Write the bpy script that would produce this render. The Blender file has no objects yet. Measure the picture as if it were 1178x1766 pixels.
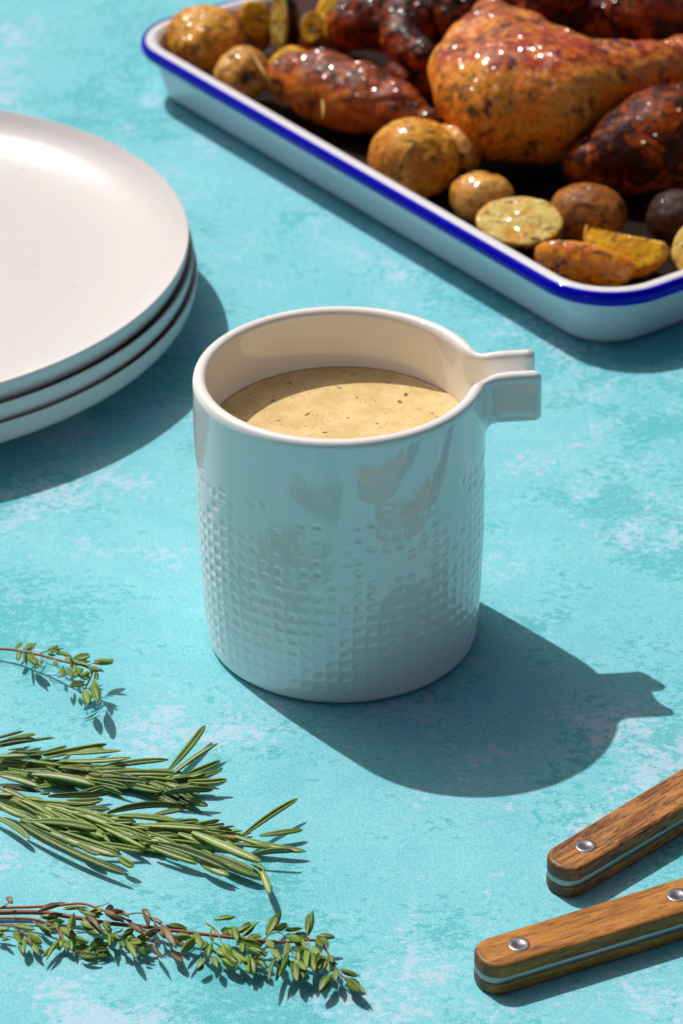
import bpy, bmesh, math, random
import numpy as np
from mathutils import Vector, Matrix

S = 0.01                      # everything below is written in centimetres
sc = bpy.context.scene
COL = sc.collection
rng = np.random.default_rng(7)

# ------------------------------------------------------------------ camera
CAM = np.array([0.0, -84.854, 55.266])
YAW, PITCH, ROLL, FPX = 0.00027, 0.539367, -0.0123, 5405.6
PW, PH = 1178.0, 1766.0
_f = np.array([math.sin(YAW)*math.cos(PITCH), math.cos(YAW)*math.cos(PITCH), -math.sin(PITCH)])
_r = np.cross(_f, [0, 0, 1]); _r /= np.linalg.norm(_r); _u = np.cross(_r, _f)
_r, _u = math.cos(ROLL)*_r + math.sin(ROLL)*_u, -math.sin(ROLL)*_r + math.cos(ROLL)*_u
cd = bpy.data.cameras.new('camera'); cam = bpy.data.objects.new('camera', cd); COL.objects.link(cam)
M = Matrix.Identity(4)
for i in range(3):
    M[i][0], M[i][1], M[i][2], M[i][3] = _r[i], _u[i], -_f[i], CAM[i]*S
cam.matrix_world = M
cd.sensor_fit = 'VERTICAL'; cd.sensor_height = 36.0; cd.sensor_width = 24.0
cd.lens = FPX/PH*36.0
cd.clip_start = 0.05; cd.clip_end = 100
cd.dof.use_dof = True; cd.dof.focus_distance = 0.915; cd.dof.aperture_fstop = 23.0
sc.camera = cam

def P(px, py, z):
    """point at height z (cm) seen at photo pixel px, py"""
    d = _f + (px-PW/2)/FPX*_r - (py-PH/2)/FPX*_u
    return CAM + d*((z-CAM[2])/d[2])

# ------------------------------------------------------------------ sky, sun, exposure
LDIR = np.array([0.431, -0.4995, -1.0]); LDIR /= np.linalg.norm(LDIR)
w = bpy.data.worlds.new("World"); sc.world = w; w.use_nodes = True
nt = w.node_tree; nt.nodes.clear()
sky = nt.nodes.new('ShaderNodeTexSky'); sky.sky_type = 'NISHITA'; sky.sun_disc = False
sky.sun_elevation = math.asin(-LDIR[2]); sky.sun_rotation = math.atan2(-LDIR[0], -LDIR[1])
sky.air_density = 0.8; sky.dust_density = 8.0; sky.ozone_density = 0.2
bg = nt.nodes.new('ShaderNodeBackground'); bg.inputs[1].default_value = 0.05
wo = nt.nodes.new('ShaderNodeOutputWorld')
nt.links.new(sky.outputs[0], bg.inputs[0]); nt.links.new(bg.outputs[0], wo.inputs[0])
sd = bpy.data.lights.new('sun', 'SUN'); sd.energy = 3.5; sd.angle = math.radians(0.6); sd.color = (1.0, 0.97, 0.93)
sun = bpy.data.objects.new('sun', sd); COL.objects.link(sun)
sun.rotation_euler = Vector(LDIR).to_track_quat('-Z', 'Y').to_euler()
sun.location = (-1, 1, 2)
sc.view_settings.view_transform = 'Standard'; sc.view_settings.look = 'None'
sc.view_settings.exposure = 0.0; sc.view_settings.gamma = 1.0; sc.view_settings.use_curve_mapping = False

# ------------------------------------------------------------------ node helpers
def lin(r, g, b):
    f = lambda c: (c/255/12.92) if c/255 <= .04045 else ((c/255+.055)/1.055)**2.4
    return (f(r), f(g), f(b), 1.0)

class NT:
    def __init__(self, name):
        self.m = bpy.data.materials.new(name); self.m.use_nodes = True
        self.t = self.m.node_tree; self.t.nodes.clear()
        self.out = self.t.nodes.new('ShaderNodeOutputMaterial')
        self.b = self.t.nodes.new('ShaderNodeBsdfPrincipled')
        self.t.links.new(self.b.outputs[0], self.out.inputs[0])
    def n(self, typ, **kw):
        o = self.t.nodes.new(typ)
        for k, v in kw.items(): setattr(o, k, v)
        return o
    def l(self, a, b): self.t.links.new(a, b)
    def put(self, sock, v):
        if hasattr(v, 'links') or isinstance(v, bpy.types.NodeSocket): self.l(v, sock)
        else: sock.default_value = v
    def cm(self, scale=(1, 1, 1), gen=False):
        tc = self.n('ShaderNodeTexCoord'); mp = self.n('ShaderNodeMapping')
        mp.inputs['Scale'].default_value = (100*scale[0], 100*scale[1], 100*scale[2])
        self.l(tc.outputs['Object'], mp.inputs['Vector'])
        oi = self.n('ShaderNodeObjectInfo'); ad = self.n('ShaderNodeVectorMath', operation='MULTIPLY_ADD')
        self.l(oi.outputs['Random'], ad.inputs[0]); ad.inputs[1].default_value = (31, 17, 23)
        self.l(mp.outputs[0], ad.inputs[2])
        return ad.outputs[0]
    def noise(self, v, scale, detail=4, rough=.55, dist=0, out='Fac'):
        o = self.n('ShaderNodeTexNoise'); self.l(v, o.inputs['Vector'])
        o.inputs['Scale'].default_value = scale; o.inputs['Detail'].default_value = detail
        o.inputs['Roughness'].default_value = rough; o.inputs['Distortion'].default_value = dist
        return o.outputs[out]
    def math(self, op, a, b=0.0, c=0.0, clamp=False):
        o = self.n('ShaderNodeMath', operation=op); o.use_clamp = clamp
        for i, v in enumerate((a, b, c)): self.put(o.inputs[i], v)
        return o.outputs[0]
    def ramp(self, f, lo, hi, interp='LINEAR'):
        o = self.n('ShaderNodeMapRange'); o.interpolation_type = 'SMOOTHSTEP'
        self.put(o.inputs['Value'], f); o.inputs['From Min'].default_value = lo; o.inputs['From Max'].default_value = hi
        return o.outputs['Result']
    def mix(self, f, a, b, mode='MIX'):
        o = self.n('ShaderNodeMix'); o.data_type = 'RGBA'; o.blend_type = mode
        self.put(o.inputs[0], f); self.put(o.inputs[6], a); self.put(o.inputs[7], b)
        return o.outputs[2]
    def attr(self, name):
        o = self.n('ShaderNodeAttribute'); o.attribute_name = name; return o.outputs['Fac']
    def bump(self, h, strength, dist):
        o = self.n('ShaderNodeBump'); o.inputs['Strength'].default_value = strength
        o.inputs['Distance'].default_value = dist*S; self.l(h, o.inputs['Height'])
        self.l(o.outputs[0], self.b.inputs['Normal']); self.l(o.outputs[0], self.b.inputs['Coat Normal']); return o
    def facets(self, c, scale, amt, seed=0.0):
        # little flat glistening facets of fat and glaze: each cell leans its own way
        vo = self.n('ShaderNodeTexVoronoi'); self.l(c, vo.inputs['Vector']); vo.inputs['Scale'].default_value = scale
        sb = self.n('ShaderNodeVectorMath', operation='MULTIPLY_ADD'); self.l(vo.outputs['Color'], sb.inputs[0])
        sb.inputs[1].default_value = (amt,)*3; sb.inputs[2].default_value = (-amt/2,)*3
        ge = self.n('ShaderNodeNewGeometry'); ad = self.n('ShaderNodeVectorMath', operation='ADD')
        self.l(ge.outputs['Normal'], ad.inputs[0]); self.l(sb.outputs[0], ad.inputs[1])
        nm = self.n('ShaderNodeVectorMath', operation='NORMALIZE'); self.l(ad.outputs[0], nm.inputs[0])
        for k in list(self.b.inputs['Coat Normal'].links): self.t.links.remove(k)
        self.l(nm.outputs[0], self.b.inputs['Coat Normal'])
    def set(self, **kw):
        for k, v in kw.items(): self.put(self.b.inputs[k.replace('_', ' ')], v)
        return self

# ------------------------------------------------------------------ materials
def mat_table():
    t = NT('painted_board'); c = t.cm(); cs = t.cm((.85, 1.15, 1))
    big = t.noise(c, .12, 4, .55); big2 = t.noise(c, .17, 4, .6, .5); mid = t.noise(c, .55, 4, .6, .3)
    m3 = t.noise(cs, 3.6, 6, .78, .2); m4 = t.noise(cs, 3.9, 6, .78, .2); fine = t.noise(c, 11, 3, .75); grain = t.noise(c, 24, 2, .6)
    reg = t.math('ADD', t.math('MULTIPLY', big, .6), t.math('MULTIPLY', mid, .4))
    v = t.math('ADD', m3, t.math('MULTIPLY', t.math('SUBTRACT', reg, .485), 1.35))
    v = t.math('ADD', v, t.math('MULTIPLY', t.math('SUBTRACT', fine, .5), .22))
    teal = t.ramp(v, .545, .60)
    reg2 = t.math('ADD', t.math('MULTIPLY', big2, .75), t.math('MULTIPLY', mid, -.25))
    u = t.math('ADD', m4, t.math('MULTIPLY', t.math('SUBTRACT', reg2, .25), 1.5))
    lil = t.ramp(u, .63, .67)
    lil2 = t.ramp(u, .48, .62)
    col = t.mix(t.ramp(mid, .3, .7), lin(112, 193, 207), lin(138, 206, 219))
    col = t.mix(t.math('MULTIPLY', lil2, .5), col, lin(152, 208, 221))
    col = t.mix(t.math('MULTIPLY', teal, .68), col, lin(34, 162, 168))
    g = t.ramp(t.math('ADD', t.math('MULTIPLY', fine, .55), t.math('MULTIPLY', grain, .45)), .40, .60)
    col = t.mix(t.math('MULTIPLY', t.math('SUBTRACT', 1.0, g), .45), col, lin(62, 172, 180))
    col = t.mix(t.math('MULTIPLY', t.ramp(grain, .50, .66), .42), col, lin(184, 218, 230))
    col = t.mix(t.math('MULTIPLY', lil, .6), col, lin(188, 204, 226))
    t.set(Base_Color=col, Roughness=.6); t.b.inputs['Specular IOR Level'].default_value = .15
    t.bump(t.math('ADD', fine, grain), .14, .03)
    return t.m

def mat_ceramic(name, col, rough, wav, speck=False, spec=.5, ior=1.5):
    t = NT(name); c = t.cm()
    base = t.mix(t.noise(c, .5, 3), col, tuple(x*.96 for x in col[:3])+(1,))
    if speck:
        vo = t.n('ShaderNodeTexVoronoi'); t.l(c, vo.inputs['Vector']); vo.inputs['Scale'].default_value = .95
        d = t.math('ADD', vo.outputs['Distance'], t.math('MULTIPLY', t.noise(c, 9, 2), .03))
        wn = t.n('ShaderNodeTexWhiteNoise'); t.l(vo.outputs['Position'], wn.inputs['Vector'])
        k = t.math('MULTIPLY', t.math('SUBTRACT', 1.0, t.ramp(d, .035, .085)), t.ramp(wn.outputs['Value'], .3, .9))
        base = t.mix(t.math('MULTIPLY', k, .8), base, lin(120, 100, 88))
    t.set(Base_Color=base, Roughness=rough); t.b.inputs['IOR'].default_value = ior
    h = t.noise(c, .9, 2, .4)
    t.bump(h, wav, .12)
    return t.m

def mat_gravy():
    t = NT('gravy_sauce'); c = t.cm()
    base = t.mix(t.ramp(t.noise(c, 1.2, 5, .6), .35, .65), lin(230, 203, 148), lin(216, 186, 126))
    def specks(scale, r0, r1, frac, col, amt, base):
        vo = t.n('ShaderNodeTexVoronoi'); t.l(c, vo.inputs['Vector']); vo.inputs['Scale'].default_value = scale
        wn = t.n('ShaderNodeTexWhiteNoise'); t.l(vo.outputs['Position'], wn.inputs['Vector'])
        k = t.math('SUBTRACT', 1.0, t.ramp(t.math('ADD', vo.outputs['Distance'], t.math('MULTIPLY', t.noise(c, scale*3, 2), .12)), r0, r1))
        k = t.math('MULTIPLY', k, t.ramp(wn.outputs['Value'], frac, frac+.1))
        return t.mix(t.math('MULTIPLY', k, amt), base, col)
    base = specks(9, .16, .30, .45, lin(112, 74, 30), .9, base)
    base = specks(5.0, .12, .22, .6, lin(92, 60, 24), .85, base)
    base = specks(2.6, .10, .17, .6, lin(70, 52, 22), .85, base)
    base = specks(1.1, .06, .12, .55, lin(120, 110, 60), .7, base)
    t.set(Base_Color=base, Roughness=.18); t.b.inputs['Coat Weight'].default_value = .3; t.b.inputs['Coat Roughness'].default_value = .08
    t.b.inputs['Subsurface Weight'].default_value = .1; t.b.inputs['Subsurface Radius'].default_value = (.004, .0025, .001)
    t.bump(t.noise(c, 2.2, 4, .6), .12, .05)
    return t.m

def mat_flat(name, col, rough, metal=0.0, coat=0.0):
    t = NT(name); c = t.cm()
    t.set(Base_Color=t.mix(t.noise(c, 2.5, 4), col, tuple(x*.9 for x in col[:3])+(1,)), Roughness=rough, Metallic=metal)
    t.b.inputs['Coat Weight'].default_value = coat; t.b.inputs['Coat Roughness'].default_value = .06
    t.bump(t.noise(c, 1.2, 3), .06, .05)
    return t.m

def mat_steel(name, dark=False):
    t = NT(name); c = t.cm((.25, 6, 6) if not dark else (1, 1, 1))
    n = t.noise(c, 6, 4, .7)
    a, b = (lin(196, 194, 198), lin(120, 118, 124)) if dark else (lin(176, 172, 170), lin(132, 130, 130))
    t.set(Base_Color=t.mix(n, a, b), Roughness=.32 if dark else .36, Metallic=1.0)
    t.bump(n, .25 if dark else .12, .02)
    return t.m

def mat_wood(name, lo, hi, pores):
    t = NT(name); c = t.cm((.22, 1.6, 1.6)); n = t.noise(c, 1.6, 6, .6, .6)
    c2 = t.cm((.5, 5.5, 5.5)); g = t.noise(c2, 1.6, 5, .65, .4)
    c3 = t.cm((2.2, 22, 22)); p = t.noise(c3, 1.0, 2, .5)
    v = t.math('ADD', t.math('MULTIPLY', n, .55), t.math('MULTIPLY', g, .45))
    col = t.mix(t.ramp(v, .40, .60), lo, hi)
    c4 = t.cm((2.2, 6, 6)); fl = t.noise(c4, 2.2, 4, .7)
    col = t.mix(t.math('MULTIPLY', t.ramp(fl, .52, .7), pores*.45), col, lin(200, 160, 112))
    pore = t.ramp(p, .575, .62)
    col = t.mix(t.math('MULTIPLY', pore, .45+.5*pores), col, lin(44, 20, 6))
    tc = t.n('ShaderNodeTexCoord'); sx = t.n('ShaderNodeSeparateXYZ'); t.l(tc.outputs['Object'], sx.inputs[0])
    e = t.math('ADD', t.math('MULTIPLY', sx.outputs[0], 100), t.math('MULTIPLY', t.noise(t.cm(), 3.5, 4, .7), .45))
    endg = t.math('SUBTRACT', 1.0, t.ramp(e, .24, .5))
    col = t.mix(t.math('MULTIPLY', endg, .72), col, lin(66, 42, 24))
    t.set(Base_Color=col, Roughness=.48); t.b.inputs['Specular IOR Level'].default_value = .45
    t.bump(t.math('SUBTRACT', g, t.math('MULTIPLY', pore, .8*pores+.3)), .28, .03)
    return t.m

def mat_roast(name, lo, mid, hi, glaze, char, gl=(.0, 1.), spec=.25, spk=.5, glint=1.0):
    """roast skin: pale cooked skin, orange, glaze browning the upper side, char blotches, glistening fat"""
    t = NT(name); c = t.cm(); cst = t.cm((.5, 1.6, 1))
    n = t.noise(c, .6, 6, .68, .5); n2 = t.noise(cst, 1.6, 6, .7, .5); n3 = t.noise(c, 6, 4, .65); n4 = t.noise(c, 2.2, 5, .7, .3)
    col = t.mix(t.ramp(t.math('ADD', t.math('MULTIPLY', n, .6), t.math('MULTIPLY', n2, .4)), .42, .58), lo, mid)
    col = t.mix(t.math('MULTIPLY', t.ramp(n2, .54, .66), .6), col, hi)
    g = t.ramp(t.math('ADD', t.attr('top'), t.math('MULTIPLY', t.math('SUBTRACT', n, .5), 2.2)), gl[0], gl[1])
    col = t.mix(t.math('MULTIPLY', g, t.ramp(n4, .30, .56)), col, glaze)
    col = t.mix(t.math('MULTIPLY', t.ramp(n3, .48, .66), .45), col, t.mix(.5, glaze, lin(60, 16, 3)))
    dk = t.ramp(t.math('ADD', t.math('MULTIPLY', t.noise(c, .5, 6, .72, .9), .6), t.math('MULTIPLY', n4, .4)), .62-.2*char, .70-.2*char)
    col = t.mix(t.math('MULTIPLY', dk, .9), col, lin(26, 10, 6))
    sp = t.ramp(t.noise(c, 4.5, 4, .65), .575, .66)
    col = t.mix(t.math('MULTIPLY', sp, spk), col, lin(70, 28, 6))
    t.set(Base_Color=col, Roughness=.5); t.b.inputs['Specular IOR Level'].default_value = spec
    t.put(t.b.inputs['Coat Weight'], t.math('MULTIPLY', t.ramp(t.math('ADD', t.attr('top'), t.math('SUBTRACT', n4, .5)), .15, .6), glint*.8, clamp=True))
    t.b.inputs['Coat Roughness'].default_value = .15
    h = t.math('ADD', t.math('MULTIPLY', n4, 1.0), t.math('MULTIPLY', n3, .35))
    t.bump(h, 1.0, .045); t.facets(t.cm(), 10.0, .95)
    return t.m

def mat_potato(name, skin, skin2, flesh, coatw=.7, bmp=.5):
    t = NT(name); c = t.cm()
    n = t.noise(c, .9, 6, .68, .5); n2 = t.noise(c, 3.6, 5, .7, .4); n3 = t.noise(c, 10, 3)
    col = t.mix(t.ramp(n, .40, .60), skin, skin2)
    col = t.mix(t.math('MULTIPLY', t.ramp(n2, .51, .63), .48), col, lin(112, 54, 2))
    col = t.mix(t.math('MULTIPLY', t.ramp(n2, .36, .48), -.0), col, skin)
    fl = t.mix(t.ramp(n, .42, .60), flesh, lin(214, 150, 20))
    fl = t.mix(t.math('MULTIPLY', t.ramp(n2, .56, .68), .7), fl, lin(176, 98, 8))
    cut = t.attr('cut')
    col = t.mix(t.ramp(t.math('ADD', cut, t.math('MULTIPLY', t.math('SUBTRACT', n2, .5), .9)), .45, .6), col, fl)
    spk = t.ramp(t.math('ADD', t.noise(t.cm((.6, 1.4, 1)), 2.0, 6, .75, .6), t.math('MULTIPLY', n3, .14)), .62, .665)
    col = t.mix(t.math('MULTIPLY', spk, .9), col, lin(34, 26, 6))
    t.set(Base_Color=col, Roughness=.5); t.b.inputs['Specular IOR Level'].default_value = .25
    t.put(t.b.inputs['Coat Weight'], t.math('MULTIPLY', t.ramp(n2, .38, .56), t.math('SUBTRACT', coatw*1.2, t.math('MULTIPLY', cut, coatw*.8)), clamp=True)); t.b.inputs['Coat Roughness'].default_value = .17
    t.bump(t.math('ADD', n2, t.math('MULTIPLY', n3, .3)), bmp*1.4, .11); t.facets(t.cm(), 7.0, .55)
    return t.m

def mat_needle(name, groovecol, amt, a, b):
    t = NT(name); c = t.cm(); n = t.noise(c, 1.1, 3); f = t.noise(c, 22, 2, .6)
    oi = t.n('ShaderNodeObjectInfo')
    col = t.mix(t.ramp(t.math('ADD', t.math('MULTIPLY', n, .5), t.math('MULTIPLY', oi.outputs['Random'], .5)), .25, .75), a, b)
    col = t.mix(t.math('MULTIPLY', t.ramp(f, .5, .75), .45), col, lin(158, 176, 96))
    g = t.ramp(t.attr('groove'), .35, .8)
    col = t.mix(t.math('MULTIPLY', g, amt), col, groovecol)
    t.set(Base_Color=col, Roughness=.5); t.b.inputs['Specular IOR Level'].default_value = .5
    t.bump(f, .45, .03)
    return t.m

def mat_leaf(name, a, b, rib):
    t = NT(name); c = t.cm(); n = t.noise(c, 1.5, 4); f = t.noise(c, 14, 3, .6)
    oi = t.n('ShaderNodeObjectInfo')
    col = t.mix(t.ramp(t.math('ADD', t.math('MULTIPLY', n, .5), t.math('MULTIPLY', oi.outputs['Random'], .5)), .25, .75), a, b)
    col = t.mix(t.math('MULTIPLY', t.ramp(f, .5, .8), .35), col, rib)
    col = t.mix(t.math('MULTIPLY', t.ramp(t.attr('rib'), .3, 1.0), .5), col, rib)
    t.set(Base_Color=col, Roughness=.5)
    t.bump(f, .4, .03)
    return t.m

M_TABLE = mat_table()
M_MUG = mat_ceramic('white_glaze', lin(240, 236, 232), .03, .07, ior=1.9)
M_PLATE = mat_ceramic('matt_white_glaze', lin(214, 209, 209), .3, .05, speck=True)
M_GRAVY = mat_gravy()
M_ENAMEL = mat_flat('white_enamel', lin(226, 224, 228), .12)
def _stain(m):
    t = NT.__new__(NT); t.m = m; t.t = m.node_tree; t.b = t.t.nodes['Principled BSDF']; c = t.cm()
    old = t.b.inputs['Base Color'].links[0].from_socket
    k = t.math('MULTIPLY', t.ramp(t.noise(c, .9, 4, .6), .66, .74), .6)
    t.put(t.b.inputs['Base Color'], t.mix(k, old, lin(188, 140, 74)))
_stain(M_ENAMEL)
M_BLUE = mat_flat('cobalt_enamel', lin(3, 2, 178), .06); M_BLUE.node_tree.nodes['Principled BSDF'].inputs['Specular IOR Level'].default_value = .15
M_JUICE_SHADE = mat_flat('shade_brown_juices', lin(30, 12, 5), .7); M_JUICE_SHADE.node_tree.nodes['Principled BSDF'].inputs['Specular IOR Level'].default_value = .12  # juice brown with the occlusion between the food put into its colour
M_STEEL = mat_steel('brushed_steel'); M_RIVET = mat_steel('rivet_steel', True)
M_WOOD_A = mat_wood('open_grain_wood', lin(116, 66, 22), lin(180, 120, 58), .8)
M_WOOD_B = mat_wood('smooth_wood', lin(140, 84, 22), lin(188, 124, 46), .2)
G1, G2 = lin(70, 104, 24), lin(122, 152, 54)
M_NEEDLES = [mat_needle('rosemary_pale_groove', lin(196, 198, 160), .9, G1, G2),
             mat_needle('rosemary_dark_groove', lin(40, 60, 18), .7, G1, G2),
             mat_needle('rosemary_mid', lin(150, 164, 100), .6, lin(56, 80, 24), lin(88, 112, 36)),
             mat_needle('rosemary_browned', lin(80, 50, 36), .9, lin(70, 74, 26), lin(84, 62, 34))]
M_RSTEM = mat_leaf('rosemary_stem', lin(128, 128, 60), lin(160, 146, 84), lin(196, 180, 120))
M_LEAF = mat_leaf('thyme_leaf', lin(50, 88, 12), lin(104, 142, 28), lin(146, 170, 70))
M_LEAF2 = mat_leaf('thyme_leaf_olive', lin(70, 96, 22), lin(112, 134, 42), lin(146, 160, 76))
M_DRY = mat_leaf('thyme_leaf_dried', lin(72, 54, 28), lin(116, 92, 54), lin(146, 124, 80))
M_TSTEM = mat_leaf('thyme_stem', lin(128, 64, 36), lin(164, 92, 54), lin(130, 60, 50))
M_TSTEMG = mat_leaf('thyme_twig', lin(132, 132, 60), lin(160, 120, 80), lin(170, 150, 90))

# ------------------------------------------------------------------ mesh helpers
def tag(o, label=None, cat=None, group=None, kind=None):
    for k, v in (('label', label), ('category', cat), ('group', group), ('kind', kind)):
        if v: o[k] = v
    return o
def thing(name, loc, label, cat, group=None, rz=0):
    o = bpy.data.objects.new(name, None); o.empty_display_size = .01; COL.objects.link(o)
    o.location = [x*S for x in loc]; o.rotation_euler = (0, 0, rz)
    o['loc'] = [float(x) for x in loc]
    return tag(o, label, cat, group)
def mk(name, V, F, mat, parent=None, org=(0, 0, 0), smooth=True, attrs=None, normals=None):
    """verts in cm; org is subtracted and becomes the location when there is no parent"""
    V = (np.asarray(V, float)-np.asarray(org, float))*S
    me = bpy.data.meshes.new(name)
    if isinstance(F, np.ndarray):
        n = len(F); k = F.shape[1]
        me.vertices.add(len(V)); me.vertices.foreach_set('co', V.astype(np.float32).ravel())
        me.loops.add(n*k); me.loops.foreach_set('vertex_index', F.astype(np.int32).ravel())
        me.polygons.add(n); me.polygons.foreach_set('loop_start', np.arange(0, n*k, k, dtype=np.int32))
        me.polygons.foreach_set('loop_total', np.full(n, k, dtype=np.int32))
    else:
        me.from_pydata([tuple(v) for v in V], [], F)
    me.update(calc_edges=True); me.validate()
    if smooth: me.polygons.foreach_set('use_smooth', np.ones(len(me.polygons), dtype=bool))
    for k, a in (attrs or {}).items():
        at = me.attributes.new(k, 'FLOAT', 'POINT'); at.data.foreach_set('value', np.asarray(a, np.float32))
    if normals is not None: me.normals_split_custom_set_from_vertices([tuple(x) for x in normals])
    me.materials.append(mat)
    o = bpy.data.objects.new(name, me); COL.objects.link(o)
    if parent is not None: o.parent = parent
    else: o.location = [x*S for x in org]
    return o

def grid_faces(nu, nv, wrap_u=False, off=0):
    iu = np.arange(nu if wrap_u else nu-1); iv = np.arange(nv-1)
    a, b = np.meshgrid(iu, iv, indexing='ij'); a2 = (a+1) % nu
    return (np.stack([a*nv+b, a2*nv+b, a2*nv+b+1, a*nv+b+1], -1).reshape(-1, 4)+off)

def lathe(prof, n):
    prof = np.asarray(prof, float); th = np.linspace(0, 2*np.pi, n, endpoint=False)
    V = np.stack([np.outer(np.cos(th), prof[:, 0]), np.outer(np.sin(th), prof[:, 0]), np.tile(prof[:, 1], (n, 1))], -1).reshape(-1, 3)
    return V, grid_faces(n, len(prof), True)

def spline(pts, n):
    """Catmull-Rom through pts"""
    p = np.asarray(pts, float)
    if len(p) == 2: return p[0]+(p[1]-p[0])*np.linspace(0, 1, n)[:, None]
    q = np.vstack([2*p[0]-p[1], p, 2*p[-1]-p[-2]]); m = len(p)-1; out = []
    for s in np.linspace(0, m-1e-9, n):
        i = int(s); t = s-i; a, b, c, d = q[i:i+4]
        out.append(.5*((2*b)+(-a+c)*t+(2*a-5*b+4*c-d)*t*t+(-a+3*b-3*c+d)*t**3))
    return np.array(out)

def tube(pts, rad, sides=8, n=None, caps=True):
    c = spline(pts, n or max(6, len(pts)*5)); m = len(c)
    r = np.interp(np.linspace(0, 1, m), np.linspace(0, 1, len(rad)), rad)
    d = np.gradient(c, axis=0); d /= np.linalg.norm(d, axis=1)[:, None]
    s = np.cross(d, [0, 0, 1.0]); s /= np.linalg.norm(s, axis=1)[:, None]; u = np.cross(s, d)
    th = np.linspace(0, 2*np.pi, sides, endpoint=False)
    V = c[:, None]+r[:, None, None]*(np.cos(th)[None, :, None]*s[:, None]+np.sin(th)[None, :, None]*u[:, None])
    F = [(i*sides+j, i*sides+(j+1) % sides, (i+1)*sides+(j+1) % sides, (i+1)*sides+j) for i in range(m-1) for j in range(sides)]
    if caps: F += [tuple(range(sides))[::-1], tuple(range((m-1)*sides, m*sides))]
    return V.reshape(-1, 3), F

# value noise
def _hash(i, j, k, seed):
    h = (i*374761393+j*668265263+k*2147483647+seed*1274126177) & 0xffffffff
    h = ((h ^ (h >> 13))*1274126177) & 0xffffffff
    return ((h ^ (h >> 16)) & 0xffff)/65535.0
def vnoise(p, seed=0):
    p = np.asarray(p, float); i = np.floor(p).astype(np.int64); f = p-i; f = f*f*(3-2*f); o = 0
    for a in (0, 1):
        for b in (0, 1):
            for c in (0, 1):
                wgt = (f[..., 0] if a else 1-f[..., 0])*(f[..., 1] if b else 1-f[..., 1])*(f[..., 2] if c else 1-f[..., 2])
                o = o+wgt*_hash(i[..., 0]+a, i[..., 1]+b, i[..., 2]+c, seed)
    return o*2-1
def fbm(p, sc_, octv=4, seed=0, gain=.5):
    a = 1.; o = 0
    for k in range(octv):
        o = o+a*vnoise(np.asarray(p)*sc_*2**k+k*7.3, seed+k); a *= gain
    return o

def surface_nets(fn, lo, hi, h):
    lo = np.array(lo, float); hi = np.array(hi, float)
    ax = [lo[i]+h*np.arange(int(math.ceil((hi[i]-lo[i])/h))+1) for i in range(3)]
    X, Y, Z = np.meshgrid(*ax, indexing='ij', sparse=True)
    Fv = np.broadcast_to(fn(X, Y, Z), [len(a) for a in ax]).astype(np.float32)
    nx, ny, nz = Fv.shape; cshape = (nx-1, ny-1, nz-1)
    sg = Fv < 0
    cnt = np.zeros(cshape, np.int8)
    for a in (0, 1):
        for b in (0, 1):
            for c in (0, 1): cnt += sg[a:nx-1+a, b:ny-1+b, c:nz-1+c]
    act = np.argwhere((cnt > 0) & (cnt < 8))
    ids = -np.ones(cshape, np.int64); ids[act[:, 0], act[:, 1], act[:, 2]] = np.arange(len(act))
    acc = np.zeros((len(act), 3)); num = np.zeros(len(act))
    cs = [(a, b, c) for a in (0, 1) for b in (0, 1) for c in (0, 1)]
    for A in cs:
        for ax_ in range(3):
            if A[ax_]: continue
            B = list(A); B[ax_] = 1
            fa = Fv[act[:, 0]+A[0], act[:, 1]+A[1], act[:, 2]+A[2]]; fb = Fv[act[:, 0]+B[0], act[:, 1]+B[1], act[:, 2]+B[2]]
            cr = (fa < 0) != (fb < 0)
            t = np.where(cr, fa/np.where(cr, fa-fb, 1), 0)
            p = np.tile(np.array(A, float), (len(act), 1)); p[:, ax_] += t
            acc += p*cr[:, None]; num += cr
    V = lo+h*(act+acc/num[:, None])
    Fs = []
    for ax_ in range(3):
        sl0 = [slice(None)]*3; sl1 = [slice(None)]*3; sl0[ax_] = slice(0, -1); sl1[ax_] = slice(1, None)
        e = np.argwhere(sg[tuple(sl0)] != sg[tuple(sl1)])
        o1, o2 = (ax_+1) % 3, (ax_+2) % 3
        e = e[(e[:, o1] > 0) & (e[:, o2] > 0) & (e[:, o1] < cshape[o1]) & (e[:, o2] < cshape[o2])]
        inside0 = sg[e[:, 0], e[:, 1], e[:, 2]]
        q = []
        for d1, d2 in ((1, 1), (0, 1), (0, 0), (1, 0)):
            k = e.copy(); k[:, o1] -= d1; k[:, o2] -= d2; q.append(ids[k[:, 0], k[:, 1], k[:, 2]])
        q = np.stack(q, -1); q[~inside0] = q[~inside0][:, ::-1]
        Fs.append(q)
    return V, np.concatenate(Fs)

def grad(fn, V, e=.01):
    g = []
    for i in range(3):
        a = V.copy(); b = V.copy(); a[:, i] += e; b[:, i] -= e
        g.append(fn(a[:, 0], a[:, 1], a[:, 2])-fn(b[:, 0], b[:, 1], b[:, 2]))
    g = np.stack(g, -1); return g/(np.linalg.norm(g, axis=1)[:, None]+1e-9)
def smin(a, b, k):
    h = np.maximum(k-np.abs(a-b), 0)/k; return np.minimum(a, b)-h*h*k*.25
def smax(a, b, k): return -smin(-a, -b, k)

# ------------------------------------------------------------------ table
tv = 300.0
nb = 2
mk('table_top', [(-tv, -tv, 0), (tv, -tv, 0), (tv, tv, 0), (-tv, tv, 0)], [(0, 1, 2, 3)], M_TABLE, smooth=False)['kind'] = 'structure'

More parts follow.
